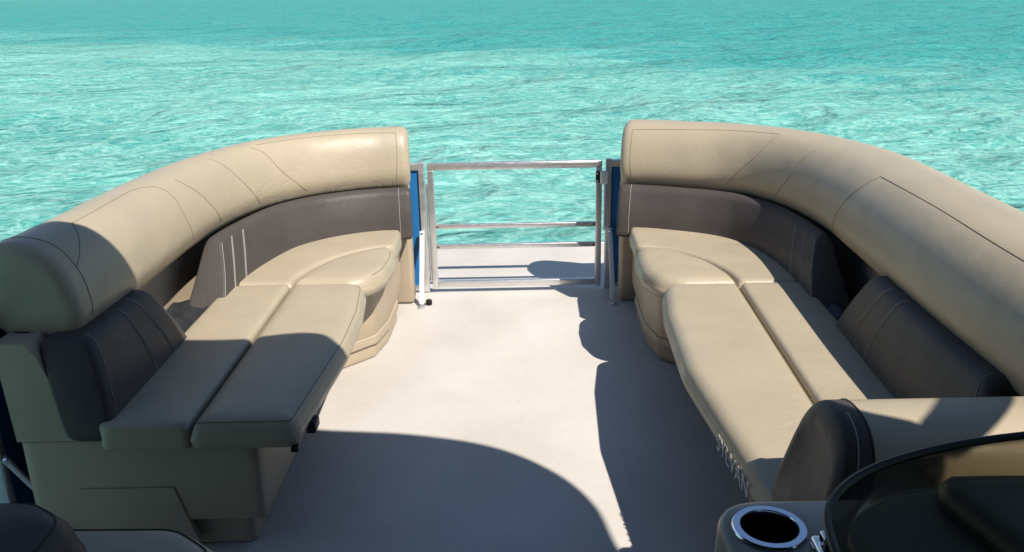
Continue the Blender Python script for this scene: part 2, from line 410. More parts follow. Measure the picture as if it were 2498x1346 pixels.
    # surface reflection: Fresnel, levelled off as wave slopes do on open water
    gl = n.new('ShaderNodeBsdfGlossy'); gl.inputs['Roughness'].default_value = 0.10; gl.inputs['Color'].default_value = (0.95, 0.98, 1, 1); L.new(b3.outputs['Normal'], gl.inputs['Normal'])
    lw = n.new('ShaderNodeLayerWeight'); lw.inputs['Blend'].default_value = 0.5; L.new(b3.outputs['Normal'], lw.inputs['Normal'])
    pw = n.new('ShaderNodeMath'); pw.operation = 'POWER'; L.new(lw.outputs['Facing'], pw.inputs[0]); pw.inputs[1].default_value = 5.0
    fm = n.new('ShaderNodeMath'); fm.operation = 'MULTIPLY_ADD'; L.new(pw.outputs[0], fm.inputs[0]); fm.inputs[1].default_value = 0.55; fm.inputs[2].default_value = 0.02
    fc = n.new('ShaderNodeMath'); fc.operation = 'MINIMUM'; L.new(fm.outputs[0], fc.inputs[0]); fc.inputs[1].default_value = 0.12
    ms = n.new('ShaderNodeMixShader'); L.new(fc.outputs[0], ms.inputs[0]); L.new(b.outputs[0], ms.inputs[1]); L.new(gl.outputs[0], ms.inputs[2])
    L.new(ms.outputs[0], n['Material Output'].inputs[0])
    # polar sheet, fine near the boat
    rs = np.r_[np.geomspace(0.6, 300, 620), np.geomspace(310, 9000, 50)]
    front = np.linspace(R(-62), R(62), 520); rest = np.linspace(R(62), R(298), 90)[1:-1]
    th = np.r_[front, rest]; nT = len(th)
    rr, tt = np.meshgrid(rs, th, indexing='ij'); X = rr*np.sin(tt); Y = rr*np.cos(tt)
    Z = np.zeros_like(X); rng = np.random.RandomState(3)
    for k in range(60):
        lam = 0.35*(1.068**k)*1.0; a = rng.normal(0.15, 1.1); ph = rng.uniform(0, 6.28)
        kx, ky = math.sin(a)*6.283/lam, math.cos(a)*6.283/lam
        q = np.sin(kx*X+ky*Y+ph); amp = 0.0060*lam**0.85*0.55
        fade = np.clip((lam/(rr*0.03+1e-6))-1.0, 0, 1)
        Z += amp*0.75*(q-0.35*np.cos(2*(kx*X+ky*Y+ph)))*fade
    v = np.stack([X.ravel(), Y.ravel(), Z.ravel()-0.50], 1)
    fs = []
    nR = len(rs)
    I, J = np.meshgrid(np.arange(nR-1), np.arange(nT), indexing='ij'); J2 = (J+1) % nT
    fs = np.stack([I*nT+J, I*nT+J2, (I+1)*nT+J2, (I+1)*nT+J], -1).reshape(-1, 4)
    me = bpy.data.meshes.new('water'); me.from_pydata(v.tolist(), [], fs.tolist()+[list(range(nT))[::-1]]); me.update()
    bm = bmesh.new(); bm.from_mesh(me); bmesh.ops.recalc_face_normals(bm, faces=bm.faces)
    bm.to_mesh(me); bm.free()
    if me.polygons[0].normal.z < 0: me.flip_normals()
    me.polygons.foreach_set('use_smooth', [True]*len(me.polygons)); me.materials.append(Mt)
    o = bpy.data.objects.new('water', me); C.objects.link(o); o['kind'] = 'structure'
water()

d = MB(); d.box((-1.37, -2.6, -0.06), (1.37, 4.77, 0.0), 0.004)
dk = d.build('deck', M['deck']); dk['kind'] = 'structure'
d = MB()
d.box((-1.40, 4.772, -0.10), (1.40, 4.80, 0.006), 0.004)
for s_ in (-1, 1): d.box((min(s_*1.372, s_*1.40), -2.6, -0.10), (max(s_*1.372, s_*1.40), 4.77, 0.006), 0.004)
tr = d.build('deck_edge', M['alu']); tr['kind'] = 'structure'

# ------------------------------------------------------------------ bow lounges
SW = {}; AISLE = {}
def lounge(sgn, P):
    root = thing('lounge_sofa', P['label'], 'sofa', (sgn*0.9, 2.9, 0), 'curved bow sofas either side of the gate')
    def X(a, y): return (sgn*(a+P['shear']*(y-2.8)), y)
    def outl(pts): return corner_poly([(*X(p[0], p[1]), p[2] if len(p) > 2 else 0) for p in pts])
    yb, yr = P['yb'], P['yr']
    path = [(sgn*a, y) for a, y in P['path']]
    D, zt = P['depth'], P['ztop']
    # --- bolster along the top of the back
    k = D/0.19; dz = zt-0.825
    w = D-0.25
    prof = [(0.004, 0.590), (-0.010, 0.635), (-0.004, 0.695), (0.015+w*.1, 0.758+dz*.6), (0.045+w*.3, 0.803+dz), (0.085+w*.6, 0.822+dz), (0.122+w, 0.821+dz), (0.165+w, 0.803+dz), (0.212+w, 0.762+dz*.6), (0.246+w, 0.705), (0.243+w, 0.662), (0.222, 0.643), (0.204, 0.595), (0.165, 0.572), (0.11, 0.568), (0.06, 0.566), (0.018, 0.570)]
    bs = Sweep(path, prof, sgn); bs.fl = P['flare']; SW[sgn] = bs
    mb = MB(); bs.mesh(mb, 0.035, 0.032)
    bol = mb.build('back_bolster', M['tan'], root, angle=60)
    if P['seams']:
        for c in P['seams']:
            mb = MB(); bs.seam(mb, c, 0.0013, 0.0002); mb.build('seam', M['seam'], bol)
    # --- shell behind the pads
    i_end = P['shell_end']
    shp = [p for p in path if p[1] > i_end]; shp = shp+[(path[-1][0], i_end)] if shp[-1][1]-i_end > 0.02 else shp
    sh = Sweep(shp, [(0.118, 0.004), (0.118, 0.60), (0.160, 0.60), (0.160, 0.004)], sgn, smooth_prof=False)
    mb = MB(); mb.rings([sh.ring(i) for i in range(len(sh.p))])
    # end post of the shell beside the gate
    e0 = P['path'][0]
    mb.box((min(sgn*(e0[0]-0.012), sgn*(e0[0]+0.10)), e0[1]+0.055, 0.004), (max(sgn*(e0[0]-0.012), sgn*(e0[0]+0.10)), e0[1]+0.155, 0.575), 0.014)
    mb.build('back_shell', M['base'], root)
    # --- charcoal backrest pads
    fp = Sweep([(sgn*a, y) for a, y in P['front_pad']], [(-0.10, 0.362), (-0.098, 0.40), (-0.085, 0.47), (-0.060, 0.540), (-0.045, 0.568), (-0.012, 0.578), (0.006, 0.556), (0.014, 0.50), (0.022, 0.44), (0.030, 0.38), (0.015, 0.358), (-0.04, 0.354)], sgn, scale=(0.0, -0.95, 0.8))
    mb = MB(); fp.mesh(mb, 0.018, 0.012); pad = mb.build('backrest_pad', M['dark'], root, angle=60)
    Lf = fp.len[-1]
    ua, ub = 0.03, 0.40
    for off in P['front_stitch']:
        mb = MB(); fp.seam(mb, [(Lf-off, ua), (Lf-off+0.012, 0.16), (Lf-off-0.004, 0.34)], 0.0011, 0.0006); mb.build('stitching', M['stitch'], pad)
    mb = MB(); fp.seam(mb, [(0.035, ua), (0.035, ub)], 0.0012, 0.0006)
    mb.build('stitching', M['stitch'], pad)
    ap = Sweep([(sgn*a, y) for a, y in P['aft_pad']], [(-0.10, 0.362), (-0.094, 0.42), (-0.078, 0.49), (-0.055, 0.56), (-0.040, 0.590), (-0.018, 0.600), (0.03, 0.600), (0.068, 0.598), (0.086, 0.580), (0.075, 0.53), (0.05, 0.45), (0.025, 0.38), (0.005, 0.358), (-0.05, 0.354)], sgn, scale=(0.55, -0.36, 0.45))
    mb = MB(); ap.mesh(mb, 0.022, 0.022); pad = mb.build('backrest_pad', M['dark'], root, angle=60)
    La = ap.len[-1]
    for off in P['aft_stitch']:
        mb = MB(); ap.seam(mb, [(off+0.01, 0.02), (off-0.006, 0.15), (off+0.004, 0.36)], 0.0013, 0.0007); mb.build('stitching', M['stitch'], pad)
    mb = MB(); ap.seam(mb, [(La-0.008, 0.02), (La-0.008, 0.36)], 0.0013, 0.0007)
    mb.build('stitching', M['stitch'], pad)
    # --- seat cushions
    zs = 0.405
    y1 = yb-0.003; y2 = yb+0.004
    q = outl([(P['aft_a'], yr, 0.035), (0.797, yr, 0.012), (0.797, y1, 0.012), (0.530, y1, 0.075), (0.503, yb-0.28, 0.3), (0.500, (yr+yb)/2, 0.5)])
    mb = MB(); slab(mb, q, 0.330, zs+0.004, 0.036, 0.016, 0.007, bulge=0.004); roll = mb.build('seat_cushion', M['tan'], root, angle=70)
    mb = MB()
    I = inset(q, 0.014); zz = zs+0.004-0.036+math.sqrt(0.036**2-0.022**2)+0.0006
    AISLE[sgn] = q
    k0 = int(np.argmin(np.abs(I[:, 0]-sgn*(0.79+P['shear']*(yr-2.8)))+np.abs(I[:, 1]-yr))); k1 = int(np.argmin(np.abs(I[:, 0]-sgn*(0.56+P['shear']*(yb-2.8)))+np.abs(I[:, 1]-yb)))
    nI = len(I); run = [(k0+t_) % nI for t_ in range((k1-k0) % nI+1)]
    if len(run) > nI*0.62 or (min(abs(I[t_][0]) for t_ in run) > 0.6): run = [(k1+t_) % nI for t_ in range((k0-k1) % nI+1)]
    mb.tube([(I[t_][0], I[t_][1], zz) for t_ in run], 0.0016, 6); mb.build('piping', M['seam'], roll)
    if P['rear_panel']:
        mb = MB(); mb.box((-0.540, 1.985, 0.318), (-0.514, 2.040, 0.346), 0.006); mb.build('latch', M['black'], roll)
        mb = MB(); mb.box((-0.556, 1.888, 0.320), (-0.538, 1.915, 0.333), 0.003); mb.build('hinge', M['black'], roll)
    q = outl([(0.802, yr+0.004, 0.012), (1.03, yr+0.004, 0.03), (1.03, y1, 0.02), (0.802, y1, 0.012)])
    mb = MB(); slab(mb, q, 0.330, zs, 0.016, 0.01, 0.004); mb.build('seat_cushion', M['tan'], root, angle=70)
    o_ = yb-2.948
    arc = [(0.797, 2.952+o_), (0.785, 3.06+o_), (0.735, 3.20+o_), (0.655, 3.315+o_), (0.57, 3.385+o_), (0.50, 3.405+o_)]
    arc = [(float(a), float(b)) for a, b in resample(catmull(arc, 0.02), 0.025, False)]
    ed = [(0.474, 3.36+o_), (0.466, 3.24+o_), (0.475, 3.10+o_), (0.515, 2.99+o_), (0.585, 2.952+o_)]
    q = outl([(a, b, 0.0) for a, b in arc[:-1]]+[(arc[-1][0], arc[-1][1], 0.02)]+[(a, b, 0.12) for a, b in ed])
    mb = MB(); slab(mb, q, 0.330, zs+0.006, 0.038, 0.016, 0.008, grid=0.022, bulge=0.004); nose = mb.build('seat_cushion', M['tan'], root, angle=70)
    I = inset(q, 0.016); sel = [p for p in I if abs(p[0]) < 0.54 and 3.02+o_ < p[1] < 3.33+o_]; cxx, cyy = sgn*0.62, 3.2+o_
    sel.sort(key=lambda p: math.atan2(p[1]-cyy, (cxx-p[0])*sgn)); zz = zs+0.006-0.038+math.sqrt(0.038**2-0.022**2)+0.0008
    if sgn < 0:
        mb = MB(); mb.tube([(p[0], p[1], zz) for p in sel], 0.0015, 6); mb.build('piping', M['seam'], nose)
    arc2 = [(a+0.004, b+0.004) for a, b in arc]
    q = outl([(a, b, 0.0) for a, b in arc2]+[(0.482, 3.43+o_, 0.01), (0.478, 3.58, 0.1), (0.492, 3.70, 0.06), (0.60, 3.725, 0.1), (0.74, 3.66, 0.2), (0.93, 3.45, 0.3), (1.025, 3.18, 0.2), (1.03, 2.952+o_, 0.02)])
    mb = MB(); slab(mb, q, 0.330, zs, 0.018, 0.012, 0.004, bulge=0.003); mb.build('seat_cushion', M['tan'], root, angle=70)
    # --- moulded base
    yB = yr+P['base_in']
    wo = P['outer']
    def body(i, ya):      # long aft box
        return outl([(0.655+i, ya, 0.02), (wo, ya, 0.03), (wo, 3.0, 0.1), (0.70, 3.0, 0.05), (0.655+i, 2.95, 0.05)])
    def front(i, yf):     # curved part under the round cushion
        return outl([(0.665+i, 2.90+o_, 0.02), (1.20, 2.90+o_, 0.03), (1.19, 3.2, 0.2), (1.0, 3.60, 0.2), (0.8, yf, 0.08), (0.502+i*0.5, yf, 0.02), (0.506+i*0.6, 3.36+o_, 0.05), (0.535+i*0.8, 3.20+o_, 0.06), (0.665+i, 3.06+o_, 0.08)])
    mb = MB()
    for z0, z1, i_, ya in ((0.003, 0.095, 0.045, yB+0.03), (0.095, 0.332, 0.0, yB)): slab(mb, body(i_, ya), z0, z1, 0.008, 0.004, 0.0, grid=0.2)
    for z0, z1, ins, yf in ((0.003, 0.060, 0.030, 3.62), (0.060, 0.098, 0.013, 3.62), (0.098, 0.332, 0.020, 3.80)): slab(mb, front(ins, yf), z0, z1, 0.005, 0.003, 0.0, grid=0.2)
    base = mb.build('seat_base', M['base'], root, angle=40)
    if P['rear_panel']:
        mb = MB(); ys = yB-0.004
        T = [(0.838, 0.03), (1.135, 0.03), (1.125, 0.195), (0.885, 0.195)]
        vs_ = [(sgn*a, ys, z) for a, z in T]+[(sgn*a, ys+0.02, z) for a, z in T]
        mb.add(vs_, [(0, 1, 2, 3), (7, 6, 5, 4), (0, 4, 5, 1), (1, 5, 6, 2), (2, 6, 7, 3), (3, 7, 4, 0)])
        mb.build('access_panel', M['base'], base, angle=30)
        T = [(1.10, 0.333), (1.262, 0.333), (1.272, 0.600), (1.196, 0.600), (1.172, 0.565), (1.10, 0.36)]
        mb = MB(); k_ = len(T); vs_ = [(-a, 1.945, z) for a, z in T]+[(-a, 2.03, z) for a, z in T]
        mb.add(vs_, [tuple(range(k_)), tuple(range(2*k_-1, k_-1, -1))]+[(t_, k_+t_, k_+(t_+1) % k_, (t_+1) % k_) for t_ in range(k_)]); mb.build('end_panel', M['base'], root, angle=30)
    # --- dark tray in the corner between the pads
    mb = MB(); q = outl([(1.035, P['tray'][0], 0.02), (1.20, P['tray'][0], 0.02), (1.20, P['tray'][1], 0.02), (1.035, P['tray'][1], 0.02)])
    slab(mb, q, 0.325, 0.376, 0.012, 0.005, 0.0, grid=0.018, zfun=lambda V: 0.010*np.sin(V[:, 1]*42+V[:, 0]*20)+0.008*np.sin(V[:, 0]*60))
    mb.build('corner_flap', M['deepgrey'], root)
    return root

LP = [(0.475, 3.757), (0.60, 3.738), (0.73, 3.690), (0.87, 3.595), (0.985, 3.440), (1.06, 3.20), (1.092, 2.92), (1.095, 2.62), (1.09, 2.35), (1.10, 2.058)]
RP = [(0.515, 3.735), (0.62, 3.700), (0.75, 3.640), (0.88, 3.570), (0.99, 3.455), (1.07, 3.26), (1.105, 2.98), (1.095, 2.68), (1.075, 2.35), (1.055, 2.0), (1.045, 1.65), (1.04, 1.30)]
left = lounge(-1, dict(label='tan and charcoal lounge sofa left of the gate, near half in canopy shade, no lettering', shear=0.0, yb=2.948, yr=1.885, aft_a=0.538,
    path=LP, depth=0.255, ztop=0.829, flare=(0.040, 0.5, 2.0), shell_end=2.02, seams=[
        [(0.64, 0.29), (0.605, 0.255), (0.545, 0.14), (0.43, 0.015)], [(0.89, 0.30), (0.871, 0.27), (0.79, 0.15), (0.69, 0.015)], [(1.19, 0.27), (1.159, 0.235), (1.087, 0.155), (0.985, 0.02)],
        [(1.42, 0.314), (1.33, 0.285), (1.286, 0.22), (1.28, 0.14), (1.235, 0.02)], [(1.825, 0.309), (1.62, 0.312), (1.42, 0.314)],
        [(1.985, 0.42), (1.985, 0.30), (1.983, 0.19), (1.984, 0.12), (1.985, 0.03)], [(1.985, 0.189), (1.92, 0.23), (1.825, 0.309)],
        [(0.02, 0.28), (0.018, 0.18), (0.027, 0.03)], [(0.02, 0.28), (0.25, 0.29), (0.60, 0.30)]],
    front_pad=[(0.462, 3.757), (0.60, 3.738), (0.73, 3.690), (0.87, 3.595), (0.985, 3.440), (1.055, 3.20), (1.085, 3.00), (1.09, 2.815)],
    aft_pad=[(1.095, 2.445), (1.092, 2.2), (1.090, 1.925)], front_stitch=[-0.004, 0.105, 0.114, 0.225, 0.234], aft_stitch=[0.10, 0.108, 0.235, 0.243],
    base_in=0.06, outer=1.262, rear_panel=True, tray=(2.52, 2.86)))
right = lounge(1, dict(label='tan and charcoal lounge sofa right of the gate with lettering along its aisle edge', shear=0.045, yb=2.875, yr=1.48, aft_a=0.578,
    path=RP, depth=0.29, ztop=0.840, flare=(0.075, 0.2, 1.2), shell_end=1.32, seams=[
        [(0.013, 0.251), (0.288, 0.266), (0.60, 0.285)], [(0.02, 0.02), (0.012, 0.11), (0.013, 0.251)],
        [(1.338, 0.258), (1.788, 0.262), (2.225, 0.255), (2.42, 0.255)],
        [(0.435, 0.02), (0.563, 0.165), (0.588, 0.225), (0.61, 0.28)], [(0.70, 0.015), (0.788, 0.115), (0.813, 0.18), (0.84, 0.25)], [(1.338, 0.258), (1.31, 0.20), (1.25, 0.105), (1.2, 0.02)]],
    front_pad=[(0.505, 3.735), (0.62, 3.700), (0.75, 3.640), (0.88, 3.570), (0.99, 3.455), (1.07, 3.26), (1.10, 2.98), (1.095, 2.70)],
    aft_pad=[(1.085, 2.44), (1.055, 2.0), (1.045, 1.60)], front_stitch=[-0.004, 0.12, 0.128, 0.24, 0.248], aft_stitch=[0.13, 0.138, 0.26, 0.268],
    base_in=0.03, outer=1.20, rear_panel=False, tray=(2.38, 2.70)))

# armrest bolster across the near end of the right sofa
def armrest():
    prof = [(1.335, 0.37), (1.322, 0.45), (1.325, 0.54), (1.350, 0.60), (1.395, 0.632), (1.455, 0.640), (1.515, 0.628), (1.552, 0.59), (1.568, 0.52), (1.572, 0.44), (1.560, 0.37), (1.45, 0.355)]
    pr = resample(catmull(prof, 0.01, True), 0.014); c = np.array([1.45, 0.37])
    def ring(x, k, lean):
        return [(x+lean*(q[1]-0.37), c[0]+(q[0]-c[0])*k, c[1]+(q[1]-c[1])*(0.25+0.75*k) if k < 1 else q[1]) for q in pr]
    mb = MB(); rings = []
    for i in range(7):
        a = math.pi/2*(1-i/6.0); rings.append(ring(0.545-0.028*math.sin(a), 1-0.30*(1-math.cos(a)), 0.24))
    for i in range(1, 5): rings.append(ring(0.545+0.065*i/4, 1.0, 0.24-0.03*i))
    mb.rings(rings); arm = mb.build('armrest_cap', M['dark'], right, angle=60)
    mb = MB(); rs = []
    last = 0.24-0.12
    for i in range(24):
        f = i/23; rs.append(ring(0.6115+(1.14-0.6115)*f, 0.995, last*(1-f)))
    mb.rings(rs); body = mb.build('armrest', M['tan'], right, angle=60)
    mb = MB(); n = len(pr)
    rr = ring(0.6108, 1.006, last); mb.tube(rr, 0.002, 6, closed=True); mb.build('piping', M['darkseam'], body)
    mb = MB(); sel = [p for p in ring(0.565, 1.004, 0.20) if p[1] < 1.44 and p[2] > 0.38]; sel.sort(key=lambda p: p[2])
    mb.tube(sel, 0.0015, 6); mb.build('stitching', M['stitch'], arm)
armrest()

# lettering along the aisle edge of the right seat
cu = bpy.data.curves.new('lettering', 'FONT'); cu.body = 'SYLVAN'; cu.size = 0.060; cu.extrude = 0.0004; cu.space_character = 1.08; cu.align_x = 'CENTER'
to = bpy.data.objects.new('lettering_source', cu); C.objects.link(to)
bpy.context.view_layer.update()
me = bpy.data.meshes.new_from_object(to.evaluated_get(bpy.context.evaluated_depsgraph_get())); bpy.data.objects.remove(to)
_e = AISLE[1]; _e = _e[_e[:, 0] < 0.62]; _e = _e[np.argsort(_e[:, 1])]
def edge_x(y): return float(np.interp(y, _e[:, 1], _e[:, 0]))
mb = MB()
vs_ = []
for v in me.vertices:
    y = 1.735-v.co.x; x = edge_x(y)-0.0062-v.co.z
    vs_.append((x, y, 0.336+v.co.y))
mb.add(vs_, [tuple(p.vertices) for p in me.polygons])
mb.build('lettering', M['offwhite'], right, smooth=False)

# ------------------------------------------------------------------ railings
def railing(sgn, a0, label, aft):
    root = thing('railing_panel', label, 'railing', (sgn*1.3, 3.4, 0), 'blue railing panels round the bow')
    path = [(sgn*a, y) for a, y in [(a0+0.014, 3.985), (a0+0.2, 3.985), (0.80, 3.985), (0.98, 3.955), (1.14, 3.85), (1.26, 3.68), (1.325, 3.45), (1.335, 3.2), (1.335, 2.6), (1.335, aft)]]
    def sw(prof, nm, mt, par):
        s = Sweep(path, prof, sgn, smooth_prof=False, step=0.05); mb = MB(); mb.rings([s.ring(i) for i in range(len(s.p))]); return mb.build(nm, mt, par, angle=30)
    w = 0.014
    sw([(-w, 0.606), (-w, 0.634), (-w+0.004, 0.638), (w-0.004, 0.638), (w, 0.634), (w, 0.606)], 'top_rail', M['alu'], root)
    sw([(-w, 0.012), (-w, 0.036), (w, 0.036), (w, 0.012)], 'bottom_rail', M['alu'], root)
    sw([(-0.004, 0.03), (-0.004, 0.61), (0.004, 0.61), (0.004, 0.03)], 'panel', M['blue'], root)
    mb = MB(); mb.box((min(sgn*a0, sgn*(a0+0.028)), 3.97, 0.004), (max(sgn*a0, sgn*(a0+0.028)), 4.0, 0.642), 0.003); mb.build('post', M['alu'], root)
    mb = MB(); mb.box((sgn*1.335-0.015, aft-0.03, 0.004), (sgn*1.335+0.015, aft, 0.642), 0.003); mb.build('post', M['alu'], root)
    # brace from the gate post to the deck
    xs = sgn*(a0+0.022)
    mb = MB(); mb.bar((xs, 3.958, 0.315), (xs, 3.775, 0.012), 0.022, 0.012, 0.002, up=(0, 1, 0.6)); br = mb.build('brace', M['white'], root)
    mb = MB(); mb.lathe([(0.0085, 0), (0.0085, 0.006), (0.004, 0.009)], (xs, 3.950, 0.303), 'y', 12); mb.build('bolt', M['chrome'], br)
    mb = MB(); mb.lathe([(0.007, 0), (0.007, 0.008), (0.003, 0.011)], (xs, 3.758, 0.004), 'z', 12)
    mb.build('bolt', M['chrome'], br)
    mb = MB(); mb.box((xs-0.016, 3.742, 0.001), (xs+0.016, 3.79, 0.005), 0.001)
    mb.build('foot_plate', M['alu'], br)
    if sgn < 0:
        mb = MB(); mb.lathe([(0.012, 0.0), (0.015, 0.004), (0.015, 0.022), (0.010, 0.026)], (xs+0.032, 3.80, 0.0), 'z', 16); mb.build('bumper', M['black'], root)
        mb = MB(); mb.bar((-1.315, aft-0.02, 0.28), (-1.20, aft+0.05, 0.01), 0.026, 0.012, 0.002); b2 = mb.build('brace', M['white'], root)
        mb = MB(); mb.lathe([(0.009, 0), (0.009, 0.006), (0.004, 0.01)], (-1.305, aft-0.022, 0.275), 'y', 12); mb.build('bolt', M['chrome'], b2)
    return root
railing(-1, 0.402, 'blue railing panel left of the gate, sunlit, behind the left sofa', 1.98)
railing(1, 0.448, 'blue railing panel right of the gate, in shade, behind the right sofa', 1.2)

# ------------------------------------------------------------------ gate
def gate():
    g = thing('bow_gate', 'open aluminium gate of two crossbars between the two sofas', 'gate', (0.02, 3.975, 0))
    x0, x1, y = -0.386, 0.430, 3.975; t = 0.013
    def hollow(p, q, nm, w=0.028):
        mb = MB(); mb.bar(p, q, 0.026, w, 0.003, up=(0, 0, 1) if abs(p[2]-q[2]) < 0.1 else (1, 0, 0))
        return mb.build(nm, M['alu'], g)
    hollow((x0, y, 0.622), (x1, y, 0.622), 'top_rail', 0.034)
    mb = MB(); mb.bar((x0+0.02, y-0.0135, 0.628), (x1-0.02, y-0.0135, 0.628), 0.003, 0.010, 0.001); mb.build('rail_groove', M['alu'], g)
    hollow((x0+0.0135, y, 0.604), (x0+0.0135, y, 0.020), 'stile'); hollow((x1-0.0135, y, 0.604), (x1-0.0135, y, 0.020), 'stile')
    hollow((x0+0.028, y, 0.044), (x1-0.028, y, 0.044), 'bottom_rail', 0.030)
    for z in (0.332, 0.232):
        mb = MB(); mb.bar((x0+0.028, y, z), (x1-0.028, y, z), 0.020, 0.022, 0.003); b = mb.build('crossbar', M['alu'], g)
        for xx in (x0+0.036, x1-0.036):
            mb = MB(); mb.lathe([(0.0045, 0), (0.0045, 0.002), (0.002, 0.003)], (xx, y-0.010, z), 'y', 10); mb.build('screw', M['black'], b)
    # hinge along the left stile
    mb = MB(); mb.tube([(x0-0.007, y-0.004, 0.06), (x0-0.007, y-0.004, 0.54)], 0.005, 10)
    for k in range(13): mb.tube([(x0-0.007, y-0.004, 0.075+0.037*k), (x0-0.007, y-0.004, 0.078+0.037*k)], 0.0062, 10)
    mb.build('hinge', M['alu'], g)
    # latch on the right stile
    lt = MB(); lt.box((x1-0.030, y-0.0185, 0.535), (x1-0.010, y-0.0135, 0.588), 0.002); L_ = lt.build('latch', M['black'], g)
    for z in (0.545, 0.578):
        mb = MB(); mb.lathe([(0.004, 0), (0.004, 0.003), (0.002, 0.004)], (x1-0.023, y-0.018, z), 'y', 10); mb.build('screw', M['chrome'], L_)
    mb = MB(); mb.box((x1-0.010, y-0.040, 0.530), (x1+0.030, y-0.0186, 0.592), 0.007); mb.build('latch_knob', M['white'], L_)
    mb = MB(); mb.tube([(x1+0.013, y-0.027, 0.54), (x1+0.013, y-0.024, 0.31)], 0.006, 10); mb.build('latch_rod', M['white'], L_)
gate()

# ------------------------------------------------------------------ helm console
def console():
    h = thing('helm_console', 'grey tan helm console with cup holder and dark smoked windscreen at bottom right', 'console', (0.7, 0.8, 0))
    q = corner_poly([(0.285, 0.35, 0.03), (1.25, 0.35, 0.03), (1.25, 1.085, 0.05), (0.285, 1.085, 0.075)])
    # top plate with a round hole for the cup
    cx, cy, cr = 0.353, 1.010, 0.043
    hole = [(cx+cr*math.cos(2*math.pi*k/40), cy+cr*math.sin(2*math.pi*k/40)) for k in range(40)]
    zt = 0.68
    mb = MB(); n = len(q)
    I1 = inset(q, 0.004); I2 = inset(q, 0.012)
    P = [Vector(p) for p in I2]+[Vector(p) for p in hole]
    res = delaunay_2d_cdt(P, [(i, (i+1) % n) for i in range(n)]+[(n+i, n+(i+1) % 40) for i in range(40)], [], 1, 1e-6)
    def in_hole(f):
        c = sum((res[0][i] for i in f), Vector((0, 0)))/len(f); return (c-Vector((cx, cy))).length < cr*0.98
    mb.add([(v.x, v.y, zt) for v in res[0]], [tuple(f) for f in res[2] if not in_hole(f)])
    rings = [[(p[0], p[1], zt) for p in I2], [(p[0], p[1], zt-0.003) for p in I1], [(p[0], p[1], zt-0.012) for p in q], [(p[0], p[1], 0.40) for p in inset(q, -0.012)], [(p[0], p[1], 0.003) for p in inset(q, -0.02)]]
    mb.rings(rings, cap=False)
    mb.build('body', M['consoletan'], h, angle=50)
    cup = MB(); cup.lathe([(0.0425, 0.0), (0.040, -0.09), (0.001, -0.092)], (cx, cy, zt), 'z', 40)
    cp = MB(); rr = [[(cx+r*math.cos(2*math.pi*k/40), cy+r*math.sin(2*math.pi*k/40), zt+z) for k in range(40)] for r, z in ((0.0435, 0.001), (0.041, -0.03), (0.040, -0.09), (0.001, -0.092))]
    cp.rings(rr, cap=False); ch = cp.build('cup_holder', M['black'], h)
    mb = MB(); rr = [[(cx+r*math.cos(2*math.pi*k/48), cy+r*math.sin(2*math.pi*k/48), zt+z) for k in range(48)] for r, z in ((0.0390, -0.006), (0.0390, 0.003), (0.0400, 0.005), (0.0495, 0.005), (0.0515, 0.003), (0.052, 0.0005))]
    mb.rings(rr, cap=False); mb.build('ring', M['ring'], ch)
    # dash pod
    mb = MB(); pq = corner_poly([(0.415, 0.30, 0.02), (1.2, 0.30, 0.02), (1.2, 1.06, 0.1), (0.80, 1.075, 0.2), (0.54, 1.06, 0.12), (0.435, 0.98, 0.1), (0.42, 0.80, 0.2)])
    slab(mb, pq, 0.683, 0.712, 0.012, 0.004, 0.0, grid=0.06); dash = mb.build('dash', M['dash'], h, angle=50)
    mb = MB(); pq = corner_poly([(0.70, 0.45, 0.03), (1.15, 0.45, 0.03), (1.15, 1.03, 0.08), (0.68, 1.052, 0.05), (0.600, 1.052, 0.012), (0.585, 1.01, 0.02)])
    slab(mb, pq, 0.70, 0.742, 0.022, 0.004, 0.0, grid=0.06); mb.build('instrument_hood', M['dash'], h, angle=50)
    # windscreen
    top = [(0.300, 0.50), (0.300, 0.60), (0.306, 0.69), (0.325, 0.755), (0.375, 0.810), (0.455, 0.853), (0.56, 0.885), (0.70, 0.905), (0.90, 0.92), (1.1, 0.925)]
    bot = [(0.400, 0.55), (0.400, 0.66), (0.404, 0.80), (0.412, 0.93), (0.445, 1.015), (0.52, 1.062), (0.62, 1.078), (0.74, 1.082), (0.92, 1.08), (1.1, 1.075)]
    T = resample(catmull(top, 0.02), 0.02, False); B = resample(catmull(bot, 0.02), 0.02, False); n = 60
    T = np.stack([np.interp(np.linspace(0, 1, n), np.linspace(0, 1, len(T)), T[:, k]) for k in (0, 1)], 1); B = np.stack([np.interp(np.linspace(0, 1, n), np.linspace(0, 1, len(B)), B[:, k]) for k in (0, 1)], 1)
    ztop = 0.885
    outer = [[(*(B[i]+(T[i]-B[i])*f), 0.683+(ztop-0.683)*f) for f in np.linspace(0, 1, 8)] for i in range(n)]
    mb = MB(); rings = []
    for i in range(n):
        o_ = outer[i]; nn = np.array([T[min(i+1, n-1)][1]-T[max(i-1, 0)][1], -(T[min(i+1, n-1)][0]-T[max(i-1, 0)][0])]); nn /= np.linalg.norm(nn)
        inn = [(p[0]+nn[0]*0.004, p[1]+nn[1]*0.004, p[2]) for p in o_]
        rings.append(o_+inn[::-1])
    mb.rings(rings); ws = mb.build('windscreen', M['glass'], h, angle=50)
    mb = MB(); mb.tube([(T[i][0], T[i][1], ztop) for i in range(n)], 0.0048, 8); mb.build('trim', M['black'], ws)
    mb = MB(); mb.box((0.388, 0.885, 0.681), (0.41, 0.955, 0.71), 0.006); mb.box((0.392, 0.915, 0.70), (0.404, 0.935, 0.73), 0.003); mb.build('bracket', M['chrome'], ws)
    h.location.y += 0.013; h.location.x -= 0.002
console()

